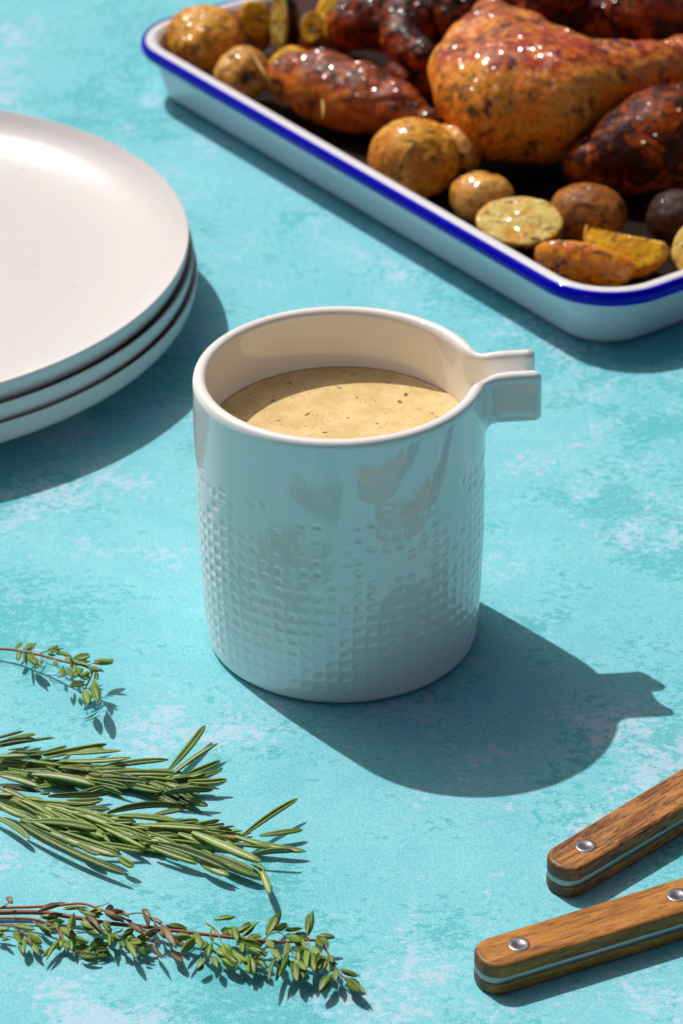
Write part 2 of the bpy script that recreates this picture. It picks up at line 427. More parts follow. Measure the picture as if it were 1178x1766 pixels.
# ------------------------------------------------------------------ gravy jug
H = 9.59
jug = thing('gravy_jug', (0, 0, 0), 'white glazed ceramic gravy jug with dimpled sides and square open spout', 'jug')
PZ = np.array([0, .3, 1.0, 2.0, 3.2, 4.5, 6.0, 7.5, 9.6]); PR = np.array([4.30, 4.36, 4.41, 4.45, 4.50, 4.53, 4.54, 4.53, 4.51])
def Rz(z):
    # smooth cubic through the profile
    return np.polyval(np.polyfit(PZ, PR, 4), z)
_pc = np.polyfit(PZ, PR, 4)
ZS = 7.46                                    # the spout zone begins here
hv = .042
SA = math.radians(5.0)
def jug_upper(X, Y, Z):
    r = np.sqrt(X*X+Y*Y)
    xl = X*math.cos(SA)+Y*math.sin(SA); yl = -X*math.sin(SA)+Y*math.cos(SA)
    cyl = r-np.polyval(_pc, Z)
    def box(x0, x1, hw, z0, z1, rd):
        qx = np.abs(xl-(x0+x1)/2)-(x1-x0)/2+rd; qy = np.abs(yl)-hw+rd; qz = np.abs(Z-(z0+z1)/2)-(z1-z0)/2+rd
        return np.sqrt(np.maximum(qx, 0)**2+np.maximum(qy, 0)**2+np.maximum(qz, 0)**2)+np.minimum(np.maximum(np.maximum(qx, qy), qz), 0)-rd
    out = smin(cyl, box(2.5, 6.2, .90, H-1.78, H+3, .22), .42)
    inn = smin(r-4.08, box(2.5, 9, .47, H-1.28, H+3, .25), 1.15)
    s = smax(out, -inn, .36)
    return smax(s, Z-H+0*s, .36)
V, F = surface_nets(jug_upper, (-4.8, -4.8, ZS), (6.5, 4.8, H+.1), hv)
V2 = V
for _ in range(2):                           # pull onto the surface
    d = jug_upper(V2[:, 0], V2[:, 1], V2[:, 2]); g_ = grad(jug_upper, V2); V2 = V2-g_*d[:, None]*.7
edge = V[:, 2] < ZS+hv*.999
V2[edge, 2] = V[edge, 2]
N = grad(jug_upper, V2, .008)
fc = V2[F].mean(1); xl = fc[:, 0]*math.cos(SA)+fc[:, 1]*math.sin(SA); yl = -fc[:, 0]*math.sin(SA)+fc[:, 1]*math.cos(SA)
issp = (xl > 4.56) & (np.abs(yl) < 1.3)
def submesh(V, F, N, mask):
    Fs = F[mask]; used = np.unique(Fs); mp = np.full(len(V), -1); mp[used] = np.arange(len(used))
    return V[used], mp[Fs], N[used]
# outer lower wall with pressed dimples
NU, NVv = 1008, 270
th = np.linspace(0, 2*np.pi, NU, endpoint=False); zz = np.linspace(0.0, ZS+hv*.75, NVv)
TH, ZZ = np.meshgrid(th, zz, indexing='ij')
ncol, pz, z0 = 67, .42, .52
cf = TH/(2*np.pi)*ncol; ci = np.floor(cf).astype(int) % ncol; cu = cf-np.floor(cf)-.5
rf = (ZZ-z0)/pz; ri = np.floor(rf).astype(int); cvv = rf-np.floor(rf)-.5
rg = np.random.default_rng(21)
topc = np.array([4.2+1.5*math.sin(k*2*np.pi/ncol*2+.6)*.5+rg.normal(0, .75) for k in range(ncol)])
for k in range(ncol):                        # left and right flanks carry the pattern higher, the front lower
    a = (k+.5)/ncol*360
    if 300 < a < 360: topc[k] += 1.5
    elif 185 < a < 232: topc[k] += 1.0
    elif 240 < a < 285: topc[k] += .1
D = np.zeros((ncol, 20)); SX = rg.uniform(.42, .5, (ncol, 20)); SY = rg.uniform(.40, .49, (ncol, 20))
OX = rg.normal(0, .02, (ncol, 20)); OY = rg.normal(0, .02, (ncol, 20))
for k in range(ncol):
    for j in range(17):
        z = z0+(j+.5)*pz; over = z-topc[k]
        pr = 1.0 if over < 0 else max(0, .62-.17*over)
        if z > 7.05 or rg.random() > pr: continue
        D[k, j] = rg.uniform(.55, 1.0) if z < 3.2 else rg.uniform(.55, 1.25)
        if over > 0 and rg.random() < .35 and k > 0: D[k-1, j] = D[k, j]*.8
        if over > 0:
            SX[k, j] *= rg.uniform(.75, 1.1); SY[k, j] *= rg.uniform(.55, 1.0); OX[k, j] += rg.normal(0, .05); OY[k, j] += rg.normal(0, .08)
rj = np.clip(ri, 0, 19); valid = (ri >= 0) & (ri < 17)
a_ = np.abs(cu-OX[ci, rj])/SX[ci, rj]; b_ = np.abs(cvv-OY[ci, rj])/SY[ci, rj]
pw = np.where(ZZ < 3.6, 4.0, 2.6)
rr = (a_**pw+b_**pw)**(1/pw)
t_ = np.clip((1.1-rr)/.82, 0, 1); t_ = t_*t_*(3-2*t_)
RR = np.polyval(_pc, ZZ)-(.027+.006*(ZZ > 3.4))*D[ci, rj]*t_*valid
foot = np.clip(1-ZZ/.28, 0, 1); RR -= .28*(1-np.sqrt(np.maximum(1-foot**2, 0)))
PB = np.stack([TH*4.5*.6, ZZ*.6, 0*ZZ], -1)
ang3 = np.stack([np.cos(TH)*4.5, np.sin(TH)*4.5, ZZ], -1)
RR += .010*vnoise(ang3*.75, 5)*np.clip((ZS-.15-ZZ)/.8, 0, 1)*np.clip(ZZ/.6, 0, 1)
VL = np.stack([RR*np.cos(TH), RR*np.sin(TH), ZZ+.015], -1).reshape(-1, 3)
FL = grid_faces(NU, NVv, True)
# exact grid normals
G3 = VL.reshape(NU, NVv, 3); du = np.roll(G3, -1, 0)-np.roll(G3, 1, 0); dv = np.gradient(G3, axis=1)
NL = np.cross(du, dv).reshape(-1, 3); NL /= np.linalg.norm(NL, axis=1)[:, None]+1e-12
# inner wall, floor, foot
pin = [(0.01, 1.0), (3.6, 1.0), (3.95, 1.15), (4.08, 1.5), (4.08, 4), (4.08, ZS+hv*.75)]
VI, FI = lathe(pin, 120); FI = FI[:, ::-1] if False else FI
pft = [(4.02, .015), (3.9, .05), (3.6, .12), (.01, .12)]
VF, FF = lathe(pft, 120)
def lnorm(V): 
    n = np.zeros_like(V); return n
# normals for inner: point to the axis
NI = np.stack([-VI[:, 0], -VI[:, 1], 0*VI[:, 0]], -1); NI[VI[:, 2] < 1.3] = (0, 0, 1); NI /= np.linalg.norm(NI, axis=1)[:, None]+1e-9
NF = np.tile([0, 0, -1.0], (len(VF), 1))
Vb, Fb, Nb = submesh(V2, F, N, ~issp)
Vall = np.concatenate([VL, Vb, VI, VF]); Nall = np.concatenate([NL, Nb, NI, NF])
o1 = len(VL); o2 = o1+len(Vb); o3 = o2+len(VI)
Fall = np.concatenate([FL, Fb+o1, FI[:, ::-1]+o2, FF[:, ::-1]+o3])
mk('body', Vall, Fall, M_MUG, jug, normals=Nall)
Vs, Fs, Ns = submesh(V2, F, N, issp)
mk('spout', Vs, Fs, M_MUG, jug, normals=Ns)

# gravy: a top-level thing standing in the jug
gz = 7.40
gr = thing('gravy', (0, 0, 1.02), 'creamy tan gravy flecked with herbs filling the white jug', 'gravy')
pg = [(.01, gz)]+[(r, gz) for r in np.linspace(.4, 3.7, 12)]+[(3.9, gz+.015), (4.02, gz+.05), (4.075, gz+.10), (4.075, gz-1.0), (4.0, 1.02), (.01, 1.02)]
Vg, Fg = lathe(pg, 96)
mk('sauce', Vg, Fg[:, ::-1], M_GRAVY, gr, org=(0, 0, 1.02))
M_FLECK = [mat_flat('herb_fleck', lin(128, 116, 52), .3), mat_flat('pale_herb_fleck', lin(196, 156, 70), .3), mat_flat('pepper_fleck', lin(122, 88, 50), .4)]
rf_ = np.random.default_rng(5)
fl_px = [(690, 692, .16, 0), (585, 668, .15, 0), (430, 680, .22, 1), (615, 685, .12, 2), (405, 682, .12, 2), (530, 714, .17, 2), (610, 645, .3, 1), (755, 718, .14, 1),
         (500, 660, .14, 2), (700, 680, .2, 2), (735, 665, .14, 0), (470, 690, .12, 2), (560, 745, .12, 2), (650, 730, .1, 2), (720, 705, .1, 1), (670, 660, .12, 2), (520, 645, .1, 2), (745, 712, .1, 2),
         (780, 690, .13, 1), (600, 720, .1, 0), (455, 655, .1, 2), (480, 725, .12, 2)]
for px, py, s, mi in fl_px:
    c = P(px, py, gz+.015)
    if math.hypot(c[0], c[1]) > 3.8: continue
    n = 7; s *= .8; an = rf_.uniform(0, 6.3); el = rf_.uniform(.3, .7) if mi != 1 else .25
    vs = [];
    for k in range(n):
        q = 2*math.pi*k/n; x = s*math.cos(q)*rf_.uniform(.7, 1.1); y = s*el*math.sin(q)*rf_.uniform(.7, 1.1)
        vs.append((c[0]+x*math.cos(an)-y*math.sin(an), c[1]+x*math.sin(an)+y*math.cos(an), gz+.004))
    top = [(.5*(v[0]+c[0]), .5*(v[1]+c[1]), gz+.014) for v in vs]
    mk('herb_fleck', vs+top, [(k, (k+1) % n, n+(k+1) % n, n+k) for k in range(n)]+[tuple(range(n, 2*n))], M_FLECK[mi], gr, org=(0, 0, 1.02))

# ------------------------------------------------------------------ plates
PC = (-18.95, 22.05); PRAD = 13.33
def plate_profile(R):
    o = [(.01, .22), (5, .22), (8.6, .22), (8.75, .05), (9.0, 0), (9.35, .04), (9.9, .2), (10.9, .36), (11.7, .56), (12.45, .82), (12.98, 1.04), (13.20, 1.29), (13.29, 1.58), (13.33, 1.84)]
    i = [(13.345, 1.93), (13.335, 1.985), (13.30, 2.015), (13.27, 1.985), (13.18, 1.89), (12.86, 1.58), (12.35, 1.24), (11.7, .97), (10.9, .77), (10.0, .64), (8.8, .57), (6, .55), (.01, .55)]
    return [(r*R/13.33, z) for r, z in o+i]
def smooth_prof(p, n): return spline(p, n)
pl_labels = ['topmost white plate of the stack, its whole matt face showing', 'middle white plate of the stack, under the top plate', 'bottom white plate of the stack, resting on the turquoise table']
offs = [(0, 0), (.10, -.14), (.2, -.2)]; zs = [1.28, .62, 0.0]; rs = [1.0, 1.004, 1.006]
zs = [1.38, .69, 0.0]
prof0 = smooth_prof(plate_profile(PRAD), 120); Vp, Fp = lathe(prof0, 160)
me_src = None
for i in range(3):
    org = (PC[0]+offs[i][0], PC[1]+offs[i][1], zs[i])
    if me_src is None:
        o = mk('plate', Vp, Fp, M_PLATE); me_src = o
    else:
        o = me_src.copy(); COL.objects.link(o)
    o.location = [x*S for x in org]; o.scale = (rs[i], rs[i], 1.0)
    tag(o, pl_labels[i], 'plate', 'stacked white plates')

# ------------------------------------------------------------------ enamel tray
UU = np.array([-.575, .818]); VV = np.array([.818, .575]); TC = np.array([9.461, 17.247]); TL, TWd, RC = 33.3, 25.5, 3.03
def rrect(inset, n=14):
    """rounded rectangle outline in tray frame, counter-clockwise"""
    r = max(RC-inset, .3); a0, a1, b0, b1 = inset, TL-inset, inset, TWd-inset; out = []
    for cx, cy, s in ((a1-r, b1-r, 0), (a0+r, b1-r, 90), (a0+r, b0+r, 180), (a1-r, b0+r, 270)):
        for k in range(n+1):
            q = math.radians(s+90*k/n); out.append((cx+r*math.cos(q), cy+r*math.sin(q)))
    # denser long sides are not needed: straight runs
    return np.array(out)
tray_loc = np.array([TC[0]+UU[0]*TL/2+VV[0]*TWd/2, TC[1]+UU[1]*TL/2+VV[1]*TWd/2, 0])
tray = thing('roasting_tray', tray_loc, 'white enamel roasting tray with cobalt blue rim full of roast chicken', 'tray')
def tray_w(pts2, z):
    p = TC+np.outer(pts2[:, 0], UU)+np.outer(pts2[:, 1], VV)
    return np.c_[p, np.full(len(p), z)]
def sweep(prof):
    rings = [tray_w(rrect(d), z) for d, z in prof]; m = len(rings[0]); V = np.stack(rings, 1).reshape(-1, 3)
    return V, grid_faces(m, len(prof), True)
LZ = 2.52
# outer wall from foot to lip, over the flat lip, down the inner wall to the floor
pf = [(1.6, .0), (1.32, .015), (1.15, .07), (1.02, .18), (.95, .36), (.62, 1.6), (.46, LZ-.22), (.30, LZ-.12), (.20, LZ+.04), (.24, LZ+.13), (.42, LZ+.16), (.60, LZ+.13), (.72, LZ), (.80, LZ-.2), (1.14, .7), (1.2, .45), (1.38, .30), (1.7, .25)]
pfs = spline(pf, 70); Vt, Ft = sweep(pfs)
# close with floor and underside fans
m = len(rrect(0)); npf = len(pfs)
V0 = np.vstack([Vt, tray_w(np.array([[TL/2, TWd/2]]), .25), tray_w(np.array([[TL/2, TWd/2]]), 0.0)])
Fl = [tuple(int(x) for x in f[::-1]) for f in Ft]+[(i*npf+npf-1, ((i+1) % m)*npf+npf-1, m*npf) for i in range(m)]+[(((i+1) % m)*npf, i*npf, m*npf+1) for i in range(m)]
mk('tray_body', V0, Fl, M_ENAMEL, tray, org=tray_loc)
# rolled blue rim hugging the lip edge
q = np.linspace(0, 2*np.pi, 15)[:-1]
bp = [(.23-.27*math.cos(t), LZ-.14+.325*math.sin(t)) for t in np.linspace(-2.2, 1.18, 16)]
bp = [(.42, LZ-.1)]+bp+[(.2, LZ-.05)]
Vb_, Fb_ = sweep(bp)
mk('blue_rim', Vb_, Fb_[:, ::-1], M_BLUE, tray, org=tray_loc)
# brown pan juices; the dark colour also paints the shade between the food
jp = tray_w(rrect(1.75), .30); jc = tray_w(np.array([[TL/2, TWd/2]]), .36)
jo = tray_w(rrect(1.45), .262)
nj = len(jp)
Vj = np.vstack([jo, jp, jc]); Fj = [(i, (i+1) % nj, nj+(i+1) % nj, nj+i) for i in range(nj)]+[(nj+i, nj+(i+1) % nj, 2*nj) for i in range(nj)]
o = mk('shade_dark_juices', Vj, Fj, M_JUICE_SHADE, org=(tray_loc[0], tray_loc[1], .27))
tag(o, 'brown pan juices on the enamel tray floor, painted darker as shade', 'juices')

# ------------------------------------------------------------------ roast food
def chain_sdf(chains, k=.5):
    def fn(X, Y, Z):
        tot = None
        for ch in chains:
            prev = None
            for c, r in ch:
                if prev is None:
                    d = np.sqrt((X-c[0])**2+(Y-c[1])**2+(Z-c[2])**2)-r if len(ch) == 1 else None
                else:
                    a, ra = prev; b = np.asarray(c); ab = b-a; L2 = ab@ab
                    t = np.clip(((X-a[0])*ab[0]+(Y-a[1])*ab[1]+(Z-a[2])*ab[2])/L2, 0, 1)
                    t2 = t*t*(3-2*t)*.5+t*.5
                    d = np.sqrt((X-a[0]-t*ab[0])**2+(Y-a[1]-t*ab[1])**2+(Z-a[2]-t*ab[2])**2)-(ra+(r-ra)*t2)
                prev = (np.asarray(c, float), r)
                if d is not None: tot = d if tot is None else smin(tot, d, k)
        return tot
    return fn
def ellip_sdf(c, R, Q):
    """ellipsoid, axes in rows of Q"""
    def fn(X, Y, Z):
        x, y, z = X-c[0], Y-c[1], Z-c[2]
        l = [Q[i][0]*x+Q[i][1]*y+Q[i][2]*z for i in range(3)]
        k0 = np.sqrt((l[0]/R[0])**2+(l[1]/R[1])**2+(l[2]/R[2])**2)+1e-6
        return (k0-1)*min(R)*.5+.5*(k0-1)*sum(R)/3
    return fn
def organic(name, fn, lo, hi, h, mat, label, cat, group=None, amp=.12, ns=.5, seed=1, floor=.3, cutfn=None, octv=4):
    def f2(X, Y, Z): return smax(fn(X, Y, Z), floor-Z, .1)
    wr = name.startswith(('roast', 'charred'))
    V, F = surface_nets(f2, lo, hi, h)
    for _ in range(1):
        d = f2(V[:, 0], V[:, 1], V[:, 2]); V = V-grad(f2, V)*np.clip(d, -h, h)[:, None]*.8
    Nn = grad(f2, V, .03)
    dis = amp*fbm(V, ns, octv, seed)
    rid = 1-np.abs(fbm(V*np.array([1, 1.3, 1]), 1.1 if wr else 1.9, 3, seed+40)); dis = dis+(.06 if wr else .05)*(rid-.7)
    attrs = {'top': Nn[:, 2]}
    cut = np.zeros(len(V))
    if cutfn is not None:
        cut = cutfn(V); dis = dis*(1-.45*cut)
    attrs['cut'] = cut
    dis *= np.clip((V[:, 2]-floor)/.3, 0, 1)
    V = V+Nn*dis[:, None]
    org = (V[:, 0].mean(), V[:, 1].mean(), V[:, 2].min())
    o = mk(name, V, F, mat, org=org, attrs=attrs)
    return tag(o, label, cat, group)
def balls(lst): return [(P(x, y, z), r) for x, y, z, r in lst]
def bounds(chains, pad=.5):
    a = np.array([list(c) for ch in chains for c, r in ch]); r = np.array([r for ch in chains for c, r in ch])[:, None]
    lo = (a-r).min(0)-pad; hi = (a+r).max(0)+pad; lo[2] = max(lo[2], .1); return lo, hi

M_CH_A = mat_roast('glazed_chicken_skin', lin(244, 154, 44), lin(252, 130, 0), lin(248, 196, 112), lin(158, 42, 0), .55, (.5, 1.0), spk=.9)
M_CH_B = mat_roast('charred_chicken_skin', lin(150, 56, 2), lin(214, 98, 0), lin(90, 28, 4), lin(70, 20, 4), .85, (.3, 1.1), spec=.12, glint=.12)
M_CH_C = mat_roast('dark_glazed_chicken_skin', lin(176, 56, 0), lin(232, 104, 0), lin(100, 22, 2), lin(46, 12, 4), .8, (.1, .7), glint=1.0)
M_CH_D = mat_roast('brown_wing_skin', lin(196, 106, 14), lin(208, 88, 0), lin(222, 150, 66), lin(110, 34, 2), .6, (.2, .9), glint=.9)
def chicken(name, chains, mat, label, amp, ns, seed, k=.6, h=.09, floor=.3):
    ch = [balls(c) for c in chains]; lo, hi = bounds(ch)
    return organic(name, chain_sdf(ch, k), lo, hi, h, mat, label, 'chicken', 'roast chicken pieces in the tray', amp, ns, seed, floor)
chicken('roast_drumstick', [[(812, 152, 3.6, 1.6), (872, 168, 3.5, 2.5), (940, 172, 3.5, 2.45), (1000, 150, 3.7, 1.95), (1062, 136, 3.9, 1.5), (1120, 121, 4.0, 1.15), (1178, 105, 4.0, .97), (1270, 85, 4.0, .75), (1340, 68, 4.0, .9)],
                        [(880, 120, 4.2, 1.9), (856, 70, 4.4, 1.3), (845, 22, 4.6, .55)], [(790, 120, 3.9, 1.25), (812, 78, 4.2, .95), (842, 30, 4.5, .55)], [(960, 110, 4.2, 1.5), (905, 62, 4.4, .95), (850, 24, 4.6, .5)]], M_CH_A,
        'large glazed roast chicken leg, orange and pale, lying on top', .07, .5, 3)
chicken('roast_thigh', [[(1020, 280, 1.9, 1.2), (1085, 262, 2.2, 1.65), (1140, 240, 2.5, 1.95), (1215, 230, 2.5, 2.0), (1290, 215, 2.3, 1.5)]], M_CH_B,
        'dark charred chicken thigh tucked under the large glazed leg', .12, .6, 5)
chicken('roast_breast', [[(880, 0, 3.2, 1.6), (940, 5, 3.6, 1.9), (1000, -10, 3.6, 1.9)]], M_CH_C,
        'blackened glossy chicken piece behind the upper edge of the large leg', .2, .6, 6)
chicken('roast_breast', [[(1035, 15, 3.2, 1.7), (1110, 15, 3.4, 2.1), (1200, 10, 3.4, 2.2), (1280, 0, 3.4, 1.9)]], M_CH_C,
        'dark red glossy chicken piece in the top right corner of the photo', .2, .6, 7)
chicken('roast_wing', [[(500, 134, 1.8, 1.05), (556, 150, 2.0, 1.4), (622, 170, 2.0, 1.4), (685, 190, 1.9, 1.05), (738, 206, 1.8, .55)]], M_CH_D,
        'brown roast chicken wing lying along the long side of the tray', .12, .7, 8)
chicken('roast_drumstick', [[(612, 40, 2.8, 1.1), (650, 20, 3.2, 1.5), (700, 35, 3.2, 1.5)], [(690, 70, 3.0, .9), (728, 95, 2.8, .75)]], M_CH_C,
        'dark red sticky chicken drumstick left of the large glazed leg', .18, .7, 9)
chicken('charred_chicken', [[(745, 5, 3.4, 1.4), (790, 22, 3.4, 1.5), (830, -5, 3.4, 1.6)]], M_CH_C,
        'nearly black chicken piece between drumstick and large glazed leg', .18, .7, 10)
chicken('roast_thigh', [[(690, 145, 1.4, .9), (740, 120, 1.6, 1.1), (770, 150, 1.4, 1.0)]], M_CH_B,
        'small shadowed chicken thigh piece behind the brown wing tip', .15, .8, 11)

SK = (lin(236, 168, 50), lin(206, 122, 10), lin(232, 204, 100))
M_POT = mat_potato('roast_potato_skin', *SK); M_POT2 = mat_potato('pale_potato', lin(232, 174, 82), lin(204, 132, 30), lin(222, 196, 104))
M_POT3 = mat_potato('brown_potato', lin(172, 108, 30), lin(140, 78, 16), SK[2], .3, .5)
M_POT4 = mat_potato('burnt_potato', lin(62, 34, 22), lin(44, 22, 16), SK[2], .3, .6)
M_CUT = mat_potato('cut_potato', lin(204, 122, 10), lin(214, 148, 16), lin(236, 208, 116))
M_ORA = mat_potato('orange_wedge', lin(214, 112, 4), lin(228, 146, 10), lin(244, 190, 20))
def axes(ang, tilt=0):
    a = math.radians(ang); t = math.radians(tilt)
    x = np.array([math.cos(a)*math.cos(t), math.sin(a)*math.cos(t), math.sin(t)]); z = np.array([-math.cos(a)*math.sin(t), -math.sin(a)*math.sin(t), math.cos(t)])
    return np.array([x, np.cross(z, x), z])
def potato(px, py, z, R, ang, mat, label, seed, tilt=0, cuts=None, amp=.09, group='roast potatoes in the tray', cat='potato', name='potato', h=.08, ns=.7):
    c = P(px, py, z); Q = axes(ang, tilt); base = ellip_sdf(c, R, Q); planes = []; amp = amp*2.3; ns = .45
    for nx, ny, nz, off in cuts or []:
        n = np.array([nx, ny, nz], float); n /= np.linalg.norm(n); planes.append((n, n@c+off))
    def fn(X, Y, Z):
        d = base(X, Y, Z)
        for n, o in planes: d = smax(d, n[0]*X+n[1]*Y+n[2]*Z-o, .07)
        return d
    def cf_(V):
        m = np.zeros(len(V))
        for n, o in planes: m = np.maximum(m, np.clip(1-np.abs(V@n-o)/.10, 0, 1))
        return m
    Rm = max(R)+.4; lo = c-Rm; hi = c+Rm; lo[2] = max(lo[2], .1)
    return organic(name, fn, lo, hi, h, mat, label, cat, group, amp, ns, seed, .3, cf_ if planes else None)
potato(350, 74, 1.95, (1.65, 1.4, 1.5), -20, M_POT, 'wrinkled golden potato in the far left corner of the tray', 21, amp=.14)
potato(424, 128, 1.75, (1.35, 1.15, 1.2), 20, M_POT2, 'pale golden potato beside the far corner one, under a stalk', 22, amp=.11)
potato(716, 272, 1.95, (1.85, 1.6, 1.65), -15, M_POT, 'big glossy golden potato at the blue rim left of the large leg', 23, amp=.08)
potato(786, 262, 1.5, (.75, 1.3, 1.0), 30, M_POT2, 'narrow wrinkled potato squeezed between big potato and large leg', 24, amp=.12)
potato(832, 342, 1.45, (1.25, 1.1, 1.05), 10, M_POT2, 'small golden potato behind the pale cut half at the rim', 25, amp=.08)
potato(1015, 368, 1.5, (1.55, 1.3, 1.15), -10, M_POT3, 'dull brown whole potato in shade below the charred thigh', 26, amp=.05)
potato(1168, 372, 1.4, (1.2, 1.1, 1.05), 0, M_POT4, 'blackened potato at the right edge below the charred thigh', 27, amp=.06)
potato(898, 384, 1.35, (1.8, 1.15, 1.0), -18, M_CUT, 'halved potato with pale yellow cut face and black herbs', 28, cuts=[(-.2, -.55, .8, .25)], amp=.07)
potato(1078, 426, 1.45, (1.75, 1.0, 1.25), -22, M_ORA, 'crusty orange potato wedge nearest the right tray corner, upper one', 29, cuts=[(.35, .75, .6, .3), (-.25, -.75, .55, .5)], amp=.07, name='potato_wedge', cat='potato wedge')
potato(1010, 449, 1.4, (2.05, .85, 1.0), -24, M_ORA, 'long orange potato wedge lying right against the blue rim', 30, cuts=[(.35, .8, .5, .15)], amp=.06, name='potato_wedge', cat='potato wedge')
potato(1196, 428, 1.5, (1.15, .8, 1.0), 60, M_CUT, 'yellow cut potato piece at the right edge of the photo', 31, cuts=[(-.5, -.7, .5, .3)], amp=.06)
potato(443, 40, 2.0, (.65, .5, 1.3), 0, M_ORA, 'upright yellow potato piece beside the far inner tray wall', 32, cuts=[(-.1, -.9, .4, .25), (0, .2, 1, 1.0)], amp=.07, name='potato_wedge', cat='potato wedge', tilt=10)
potato(490, 44, 2.2, (.72, .7, 1.9), 0, M_POT4, 'upright dark roasted vegetable stick between two yellow pieces', 33, cuts=[(-.75, -.6, .1, .35)], amp=.08, name='vegetable_stick', cat='vegetable', group='roast vegetables in the tray', tilt=4)
potato(536, 55, 2.2, (.62, .6, 1.15), 0, M_ORA, 'yellow orange chunk with a black speck, left of the drumstick', 34, cuts=[(.1, -.8, .6, .3), (0, .1, 1, .9)], amp=.07, name='potato_wedge', cat='potato wedge', tilt=-14)
potato(585, 40, 2.0, (1.0, .8, 1.6), 0, M_ORA, 'tall orange potato chunk touching the sticky drumstick', 35, cuts=[(-.3, -.7, .5, .5)], amp=.08, name='potato_wedge', cat='potato wedge')
potato(500, 118, 1.3, (1.0, .8, .9), 15, M_ORA, 'small orange potato chunk at the left end of the wing', 36, cuts=[(-.3, -.6, .6, .4)], amp=.12, name='potato_wedge', cat='potato wedge')
# loose rosemary stalks among the food
M_STALK = mat_leaf('roasted_stalk', lin(170, 120, 24), lin(196, 150, 40), lin(150, 96, 20))
for pts, r, lab in [([(430, 84, 3.05), (452, 120, 2.95), (470, 150, 2.35), (481, 174, 1.5)], .10, 'yellow roasted herb stalk draped over the pale potato'),
                    ([(556, 172, 2.5), (558, 190, 2.3), (557, 205, 2.05)], .07, 'short tan herb needle lying on the brown wing'),
                    ([(1012, 388, 1.8), (1010, 402, 1.6), (1007, 415, 1.4)], .07, 'short golden herb needle at the left end of the crusty wedge')]:
    q3 = [P(*a) for a in pts]; Vv, Ff = tube(q3, [r*.6, r, r, r*.5], 8, 14)
    tag(mk('herb_stalk', Vv, Ff, M_STALK, org=tuple(q3[0])), lab, 'herb', 'loose herb stalks in the tray')

# ------------------------------------------------------------------ herbs on the table
hr = np.random.default_rng(11)
def needle_mesh(a, b, wd, bend=0., roll=0., sag=0.):
    """rosemary leaf: two rolled margins beside a groove, rounded tip"""
    a = np.asarray(a); b = np.asarray(b); L = np.linalg.norm(b-a); d = (b-a)/L
    view = CAM-(a+b)/2; view /= np.linalg.norm(view)
    up = view*.6+np.array([0, 0, .6]); up -= d*(up@d); up /= np.linalg.norm(up); s = np.cross(d, up)
    up, s = up*math.cos(roll)+s*math.sin(roll), s*math.cos(roll)-up*math.sin(roll)
    n = 11; t = np.array([0, .05, .14, .27, .42, .57, .71, .83, .92, .975, 1.0])
    wp = np.interp(t, [0, .08, .3, .6, .85, .95, 1], [.38, .6, .92, 1.0, .86, .58, .12])*wd*.5
    cx = np.array([-1, -.93, -.62, -.28, 0, .28, .62, .93, 1, .6, 0, -.6]); cy = np.array([0, .36, .58, .42, .12, .42, .58, .36, 0, -.34, -.42, -.34])
    gv = np.array([0, 0, 0, .55, 1, .55, 0, 0, 0, 0, 0, 0])
    c = a+d*L*t[:, None]+s*(bend*L*4*t*(1-t))[:, None]+np.array([0, 0, 1.])*(sag*L*4*t*(1-t))[:, None]
    V = c[:, None]+wp[:, None, None]*(cx[None, :, None]*s+cy[None, :, None]*up*.95)
    m = len(cx); F = [(i*m+j, i*m+(j+1) % m, (i+1)*m+(j+1) % m, (i+1)*m+j) for i in range(n-1) for j in range(m)]
    F += [tuple(range(m))[::-1], tuple(range((n-1)*m, n*m))]
    gr_ = np.outer(np.interp(t, [0, .1, .85, 1], [.8, 1, 1, 0]), gv).ravel()
    return V.reshape(-1, 3), F, gr_
CA = (4.207, 0, 1240); CB = (4.207, 260, 1240); CC = (4.908, 0, 1100); CD = (3.681, 0, 1530); CE = (3.465, 300, 1560)
def cp(crop, x, y, z): return P(crop[1]+x/crop[0], crop[2]+y/crop[0], z)
